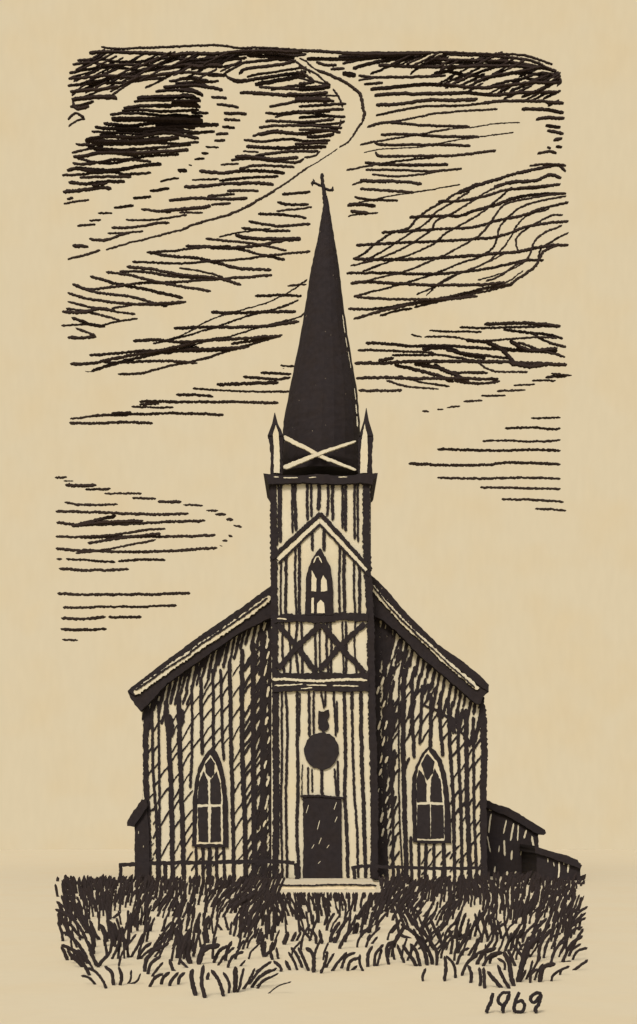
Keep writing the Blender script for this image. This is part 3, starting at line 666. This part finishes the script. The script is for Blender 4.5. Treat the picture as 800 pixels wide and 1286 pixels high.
annex('side_annex', 'dark taller lean-to annex with streaked boards on the right of the church', (5.5, 2.5, 0),
      [(604, 1106), (604, 1006), (640, 1022), (676, 1044), (677, 1106)], [(600, 998), (609, 1003), (620, 1009), (640, 1015), (655, 1024), (672, 1034), (684, 1042), (686, 1046), (683, 1049), (672, 1046), (640, 1026), (600, 1010)], 2.5, 7.5,
      parse('''2.6: 617 1022 615 1033 614 1046; 2: 612 1050 616 1070; 2.4: 636 1030 632 1047; 3: 645 1034 641 1056; 2.2: 651 1036 650 1056; 3.4: 661 1042 658 1053; 3.6: 668 1050 670 1065 669 1078; 3: 633 1055 634 1075; 3: 643 1068 642 1080; 2: 627 1062 626 1070; 2.6: 663 1067 659 1082; 2.4: 670 1085 669 1096; 3: 617 1018 614 1017; 4: 637 1094 635 1106; 3: 648 1094 645 1108; 4: 660 1092 661 1098; 2: 655 1060 654 1074; 2.4: 622 1088 620 1100'''))
annex('low_shed', 'lowest black shed at the far right end beside the annex', (6.75, -0.4, 0),
      [(674, 1107), (674, 1068), (700, 1074), (729, 1084), (729, 1107)], [(672, 1062), (677, 1064), (695, 1070), (712, 1074), (725, 1080), (731, 1087), (729, 1091), (700, 1080), (672, 1071)], -0.4, 3.5,
      parse('''3: 702 1083 702 1094 701 1104; 3: 714 1085 713 1096; 1.6: 695 1083 696 1088; 1.6: 688 1078 688 1083; 1.6: 708 1083 708 1086'''))

# ---------------------------------------------------------------- low rail fences
def fence(label, loc, rails, posts, Y):
    e = empty('rail_fence', loc, label, 'fence')
    for w, p in rails:
        mb = MB(); mb.stroke(p, w, Y, 0.09, 0, tip=1); mb.build('rail', [INK], e)
    for w, p in posts:
        mb = MB(); mb.stroke(p, w, Y, 0.08, 0, tip=1); mb.build('post', [INK], e)
fence('low dark rail fence left of the church door', (-2.8, -1.8, 0),
      parse('5: 150 1086 170 1085 200 1084 262 1083 345 1082 370 1084'),
      parse('4: 152 1085 152 1109; 5: 207 1084 208 1109; 6.5: 262 1084 263 1109; 5: 318 1084 318 1109; 5.5: 371 1084 374 1106'), -1.8)
fence('low dark rail fence right of the church door', (2.5, -1.8, 0),
      parse('4: 441 1090 455 1088 475 1088 530 1090 611 1091'),
      parse('4.5: 444 1090 446 1106; 5: 500 1090 500 1109; 5: 556 1090 556 1109; 6: 608 1090 609 1109'), -1.8)

# ---------------------------------------------------------------- grass (one mass of blades)
gb = MB()
def ground_Y(y):
    return CAMY + F * EYE / (max(y, 1085) - HY)
def blade(pts, w):
    """pts in any order: the lowest end stands on the ground"""
    if pts[0][1] > pts[-1][1]: pts = pts[::-1]
    Y = ground_Y(pts[-1][1] - 1.5)
    gb.stroke(pts, w * .88, Y, max(0.01, w * (Y - CAMY) / F * 0.4), 0, round_=True, rag=.8, step=2.2, tip=.25, lean=R.uniform(-0.06, 0.06))
GR = '''5: 68 1142 85 1150 100 1165 110 1185 118 1205 122 1215; 4: 70 1132 85 1143 97 1157; 4: 78 1153 84 1165 82 1177; 5: 80 1170 95 1182 105 1195 110 1205; 5: 78 1186 92 1192 105 1202 112 1212; 6: 86 1198 97 1203 104 1212; 5: 90 1130 105 1155 115 1175 118 1200; 4: 110 1215 122 1222 130 1233 134 1243; 4: 102 1225 112 1228 121 1238; 5: 130 1214 140 1222 143 1239; 5: 150 1213 153 1226 150 1239; 3.5: 165 1218 164 1230 159 1237; 3: 177 1222 172 1232 160 1237; 5: 122 1215 130 1205 138 1195 140 1180 136 1172; 5: 113 1158 119 1172 126 1182; 5: 124 1160 131 1175 132 1190; 5: 137 1156 146 1170 143 1190; 4: 152 1174 147 1190 140 1206; 4: 152 1145 140 1155; 3.5: 171 1173 160 1187 152 1200 149 1215; 4: 180 1172 172 1190 163 1204; 5: 190 1184 180 1192 172 1205; 4: 192 1190 180 1200 174 1206; 6: 207 1188 192 1195 183 1208 182 1222; 5: 203 1200 190 1210 185 1225; 4: 205 1208 195 1220 190 1228; 5: 206 1222 195 1228 187 1241; 5: 214 1220 205 1228 202 1238;
5: 224 1221 216 1230 212 1240; 5: 232 1222 225 1228 223 1238; 7: 242 1217 240 1228 246 1252; 6: 255 1212 253 1235 258 1255; 5: 262 1221 260 1232; 5.5: 265 1218 275 1232 281 1253; 4.5: 280 1221 288 1235 287 1249; 7: 296 1213 296 1235 294 1248; 4: 306 1216 302 1235 298 1248; 4: 320 1216 312 1232 304 1244; 4: 340 1208 325 1220 312 1238; 5: 341 1217 325 1228 315 1242; 4: 341 1226 330 1232 322 1243; 8: 276 1187 258 1192 251 1205 250 1213; 5: 287 1187 275 1195 268 1211; 4: 295 1189 282 1200 273 1214; 4.5: 306 1195 292 1202 285 1217; 3: 308 1206 300 1215; 3: 272 1176 270 1186; 8: 220 1165 225 1185 222 1205; 8: 240 1180 235 1195 240 1212; 10: 225 1170 230 1190; 5: 212 1205 217 1218 221 1221; 4: 225 1205 237 1217; 4: 200 1173 210 1182; 4: 200 1192 212 1185; 9: 232 1175 228 1200; 7: 262 1150 258 1165 261 1186; 4: 272 1160 280 1170; 4: 282 1150 287 1170; 4: 300 1140 305 1160 298 1178; 5: 308 1160 303 1170 300 1180; 4: 315 1155 309 1170 306 1179; 6: 303 1142 315 1155; 4: 325 1165 319 1180; 5: 330 1170 322 1187; 6: 337 1172 330 1180 331 1202;
6: 333 1182 331 1203; 5: 343 1182 340 1195 343 1207; 4: 347 1190 350 1206; 5: 343 1207 352 1215 353 1222; 4: 341 1208 330 1215 320 1222; 4: 348 1216 330 1225 320 1232; 3: 350 1222 335 1230 320 1240; 2: 366 1232 350 1238 335 1249; 4: 362 1195 368 1205 374 1220; 4.5: 365 1190 375 1202 380 1217; 5: 374 1190 382 1205 388 1221; 6: 384 1190 393 1200 394 1223; 5: 358 1206 365 1220; 4.5: 411 1194 408 1210 402 1224; 4: 420 1197 413 1208 408 1217; 4.5: 436 1196 425 1208 416 1221; 4.5: 447 1197 435 1202 428 1218; 5: 453 1202 440 1207 436 1221; 4: 452 1198 452 1210 457 1221; 4: 449 1213 440 1220; 7: 362 1170 356 1188; 5: 372 1170 366 1184; 4: 375 1162 392 1182; 4.5: 388 1166 396 1175 397 1187; 5: 401 1167 405 1187; 8: 420 1177 421 1186; 4: 439 1164 433 1185; 4: 378 1170 372 1183;
8: 449 1158 446 1174; 4: 464 1167 455 1170 453 1179; 4: 465 1173 461 1182; 4: 474 1176 466 1187; 5: 468 1188 462 1200 462 1216; 4.5: 482 1186 472 1198 470 1215; 4: 480 1192 473 1215; 5: 495 1182 486 1190 488 1213; 4: 492 1183 495 1207; 4.5: 499 1186 508 1211; 5.5: 505 1186 515 1200 524 1215; 5: 515 1185 523 1195 528 1215; 6: 525 1180 533 1195 537 1214; 5: 500 1173 518 1180; 5.5: 503 1160 520 1172 530 1182 540 1198 544 1213; 5: 512 1145 520 1160 535 1175 548 1195 548 1214; 4: 550 1165 555 1187; 4.5: 562 1165 568 1180 566 1200; 4: 535 1216 531 1225 531 1234; 5: 558 1200 560 1215 558 1234; 4: 560 1200 570 1212 572 1230; 4.5: 590 1191 580 1196 573 1213; 4: 600 1199 585 1212 580 1225; 5: 588 1212 592 1225 590 1236; 4: 575 1168 585 1182; 5: 590 1168 580 1185 574 1199; 4: 574 1165 574 1199;
4.5: 623 1190 600 1197 585 1212 580 1227; 5: 630 1195 615 1200 605 1215; 6: 622 1191 607 1197 598 1213; 5: 602 1215 604 1230 602 1240; 5: 608 1215 609 1243; 6: 612 1220 622 1232 632 1242; 5: 624 1211 630 1225 641 1243; 4: 625 1204 634 1210 633 1220; 7: 633 1195 640 1210 643 1230 646 1240; 4: 615 1212 617 1203 631 1195; 5: 638 1192 648 1215; 5: 643 1185 655 1200 660 1212; 4: 652 1182 655 1195; 8: 676 1178 665 1188 660 1205; 8: 660 1195 655 1215 650 1235; 4: 660 1217 652 1235; 4: 675 1216 667 1225 666 1236; 7: 697 1210 682 1215 677 1235; 4: 705 1217 695 1225 692 1234; 4: 715 1213 705 1218 703 1226; 4: 718 1208 700 1210; 4: 738 1205 725 1215 718 1220; 4: 738 1190 725 1195 718 1207; 5: 732 1175 718 1185 705 1210; 4: 730 1185 715 1195; 4: 706 1172 690 1180 682 1205; 4: 715 1180 700 1190 691 1212; 5: 693 1167 680 1185 675 1210; 4: 732 1164 720 1168 716 1180; 4: 735 1152 722 1160 712 1170; 4: 736 1146 725 1155 720 1163; 4: 738 1138 725 1148 712 1170; 4: 687 1165 675 1180 668 1177; 5: 655 1130 660 1150 654 1180'''
for w, p in parse(GR): blade(p, w)
def lean_at(x):
    if x < 120: return R.choice((-9, -6, 5, -4))
    if x < 330: return R.choice((12, 15, 9, 11, -3))
    if x < 400: return R.choice((8, -5, 10, 5))
    if x < 480: return R.choice((-5, 8, 6, 10))
    if x < 560: return R.choice((-8, 12, 10, -4))
    if x < 640: return R.choice((12, 10, 14, -9))
    return R.choice((10, 12, 14, 7))
def rnd(x, yb, h, w):
    l = lean_at(x) * R.uniform(0.6, 1.3) * h / 22
    blade([(x + l, yb - h), (x + l * R.uniform(.3, .6), yb - h * .5), (x, yb)], w)
from mathutils import noise as mnoise
def flow(x, y):
    """coherent lean of neighbouring blades"""
    v = mnoise.noise((x * 0.017, y * 0.03, 3.7)) + 0.35 * mnoise.noise((x * 0.07, y * 0.09, 1.1))
    base = 0.5 if x > 150 else 0.5 - (150 - x) / 80
    if 330 < x < 480: base = 0.25
    return max(-0.95, min(1.0, base + 1.15 * v))
def clump(x, y): return mnoise.noise((x * 0.03, y * 0.045, 9.2))
yb = 1110.0
while yb < 1212:
    far = max(0.0, 1 - (yb - 1110) / 86)
    x = 74 + R.uniform(-4, 9) + (1 - far) * 8
    xend = 728 + R.uniform(-9, 8) - (1 - far) * 6
    while x < xend:
        stepx = 6.3 - 1.3 * far
        c = clump(x, yb)
        keep = 1.0 if yb < 1142 else max(0.36, 1.0 - (yb - 1142) / 60 + 1.1 * c)
        if c < -0.3 and yb > 1134: keep *= 0.5
        h = R.uniform(17, 27) * (0.85 + 0.3 * (1 - far))
        yy = yb + R.uniform(-3, 3)
        inside = 342 < x < 476
        if inside:
            h = min(h * 1.15, yy - 1120.5)
            keep = 0.95 if yy < 1158 else (0.6 if yy < 1180 else 0.12)
            if c < -0.2: keep *= .7
        else:
            h = min(h, yy - (1101 if x < 602 else 1096 if x < 680 else 1103) + R.uniform(-3, 3))
        if h > 7 and R.random() < keep:
            l = flow(x, yy) * h * 0.72
            xx = x + R.uniform(-1.6, 1.6)
            wd = R.uniform(2.9, 4.3) * (1.35 if c > 0.3 else 1.0)
            b = R.uniform(.2, .42) if R.random() < .75 else R.uniform(.6, .8)
            blade([(xx + l, yy - h), (xx + l * b, yy - h * .5), (xx, yy)], wd)
        x += stepx * R.uniform(.75, 1.25)
    yb += 5.0 + 7.0 * (1 - far)
for cx_, y0, lean_, m_ in ((108, 1180, -16, 5), (118, 1222, -20, 4), (205, 1190, 14, 5), (236, 1208, 8, 6), (258, 1172, 6, 5), (310, 1172, 6, 5), (345, 1160, 6, 5), (455, 1168, 5, 5), (520, 1168, -12, 6),
                          (545, 1188, -14, 5), (590, 1178, 8, 6), (625, 1182, -9, 6), (655, 1195, 12, 6), (690, 1180, 16, 6), (708, 1165, 15, 4), (170, 1168, 12, 5), (665, 1225, 14, 4), (705, 1200, 16, 4), (595, 1200, 14, 4)):
    for q in range(m_):                     # bigger tufts
        x = cx_ + (q - m_ / 2) * 6.5 + R.uniform(-2, 2); yb = y0 + R.uniform(-8, 8); h = R.uniform(22, 38)
        l = lean_ * R.uniform(.6, 1.2)
        blade([(x + l, yb - h), (x + l * R.uniform(.35, .7), yb - h * .55), (x, yb)], R.uniform(3.4, 5.0))
for _ in range(70):                         # ragged dense far edge at both ends
    x = R.choice((R.uniform(72, 165), R.uniform(600, 732), R.uniform(600, 732))); yb = R.uniform(1107, 1122)
    h = R.uniform(5, 12); l = flow(x, yb) * h
    blade([(x + l, yb - h), (x, yb)], R.uniform(3, 5.5))
for _ in range(16):
    x = R.uniform(478, 500) if R.random() < .5 else R.uniform(330, 348); yb = R.uniform(1122, 1142)
    blade([(x + 12, yb - 32), (x + 5, yb - 15), (x, yb)], R.uniform(2.6, 3.6))
go = gb.build('grass', [GRASSM])
tag(go, 'patch of tall dark bent grass blades in front of the church', 'grass', kind='stuff')

# ---------------------------------------------------------------- the hand-lettered year standing in the foreground
YN = ground_Y(1273)
num = empty('year_numerals', (at(646, 1273, YN)[0], YN, 0), 'dark hand-lettered year 1969 standing before the grass at lower right', 'numerals')
for strokes in (['5: 619 1247 617 1257 613 1266 611 1272', ],
                ['4.4: 641 1247 632 1247 626 1254 627 1260 632 1262 638 1255 640 1248', '4.6: 639 1249 636 1258 632 1265 632 1272'],
                ['4.6: 652.5 1246 648 1255 646 1264 646 1271', '4.4: 646 1270 655 1271 659 1263 655 1257 648 1259'],
                ['4.4: 680 1248 674 1247 667 1252 667 1257 671 1259 676 1254 680 1248', '4.8: 680 1249 677 1260 672 1267 674 1272']):
    mb = MB()
    for s in strokes:
        for w, p in parse(s): mb.stroke(p, w, YN, 0.025, 0, round_=True, rag=.8, step=1.5, tip=.8)
    mb.build('numeral', [INK], num)

# ---------------------------------------------------------------- light
SUN_EL, SUN_AZ = 40.0, 12.0     # azimuth: degrees left of straight behind the viewer
w = bpy.data.worlds.new('World'); scene.world = w; w.use_nodes = True
nt = w.node_tree
bg = nt.nodes['Background']
st = nt.nodes.new('ShaderNodeTexSky'); st.sky_type = 'NISHITA'; st.sun_disc = False
st.sun_elevation = math.radians(SUN_EL); st.sun_rotation = math.radians(180 + SUN_AZ)
st.air_density = 1.0; st.dust_density = 3.0
nt.links.new(st.outputs['Color'], bg.inputs['Color']); bg.inputs['Strength'].default_value = 0.08
sl = bpy.data.lights.new('sun', 'SUN'); sl.energy = 1.5; sl.angle = math.radians(14); sl.color = (1.0, 0.95, 0.88)
so = bpy.data.objects.new('sun', sl); C.objects.link(so)
el, az = math.radians(SUN_EL), math.radians(SUN_AZ)
d = Vector((-math.sin(az) * math.cos(el), -math.cos(az) * math.cos(el), math.sin(el)))
so.rotation_euler = d.to_track_quat('Z', 'Y').to_euler(); so.location = d * 60

# ---------------------------------------------------------------- camera
cd = bpy.data.cameras.new('camera'); co = bpy.data.objects.new('camera', cd); C.objects.link(co)
co.location = (0, CAMY, EYE); co.rotation_euler = (math.radians(90), 0, 0)
cd.sensor_width = 36; cd.sensor_fit = 'AUTO'; cd.lens = 36 * F / 1286
cd.shift_y = (HY - 643) / 1286; cd.shift_x = 0
cd.clip_start = 0.1; cd.clip_end = 2000
scene.camera = co
scene.render.resolution_x, scene.render.resolution_y = 637, 1024
scene.view_settings.view_transform = 'Standard'
scene.view_settings.look = 'None'
scene.view_settings.exposure = EXPOSURE
scene.view_settings.gamma = 1.0
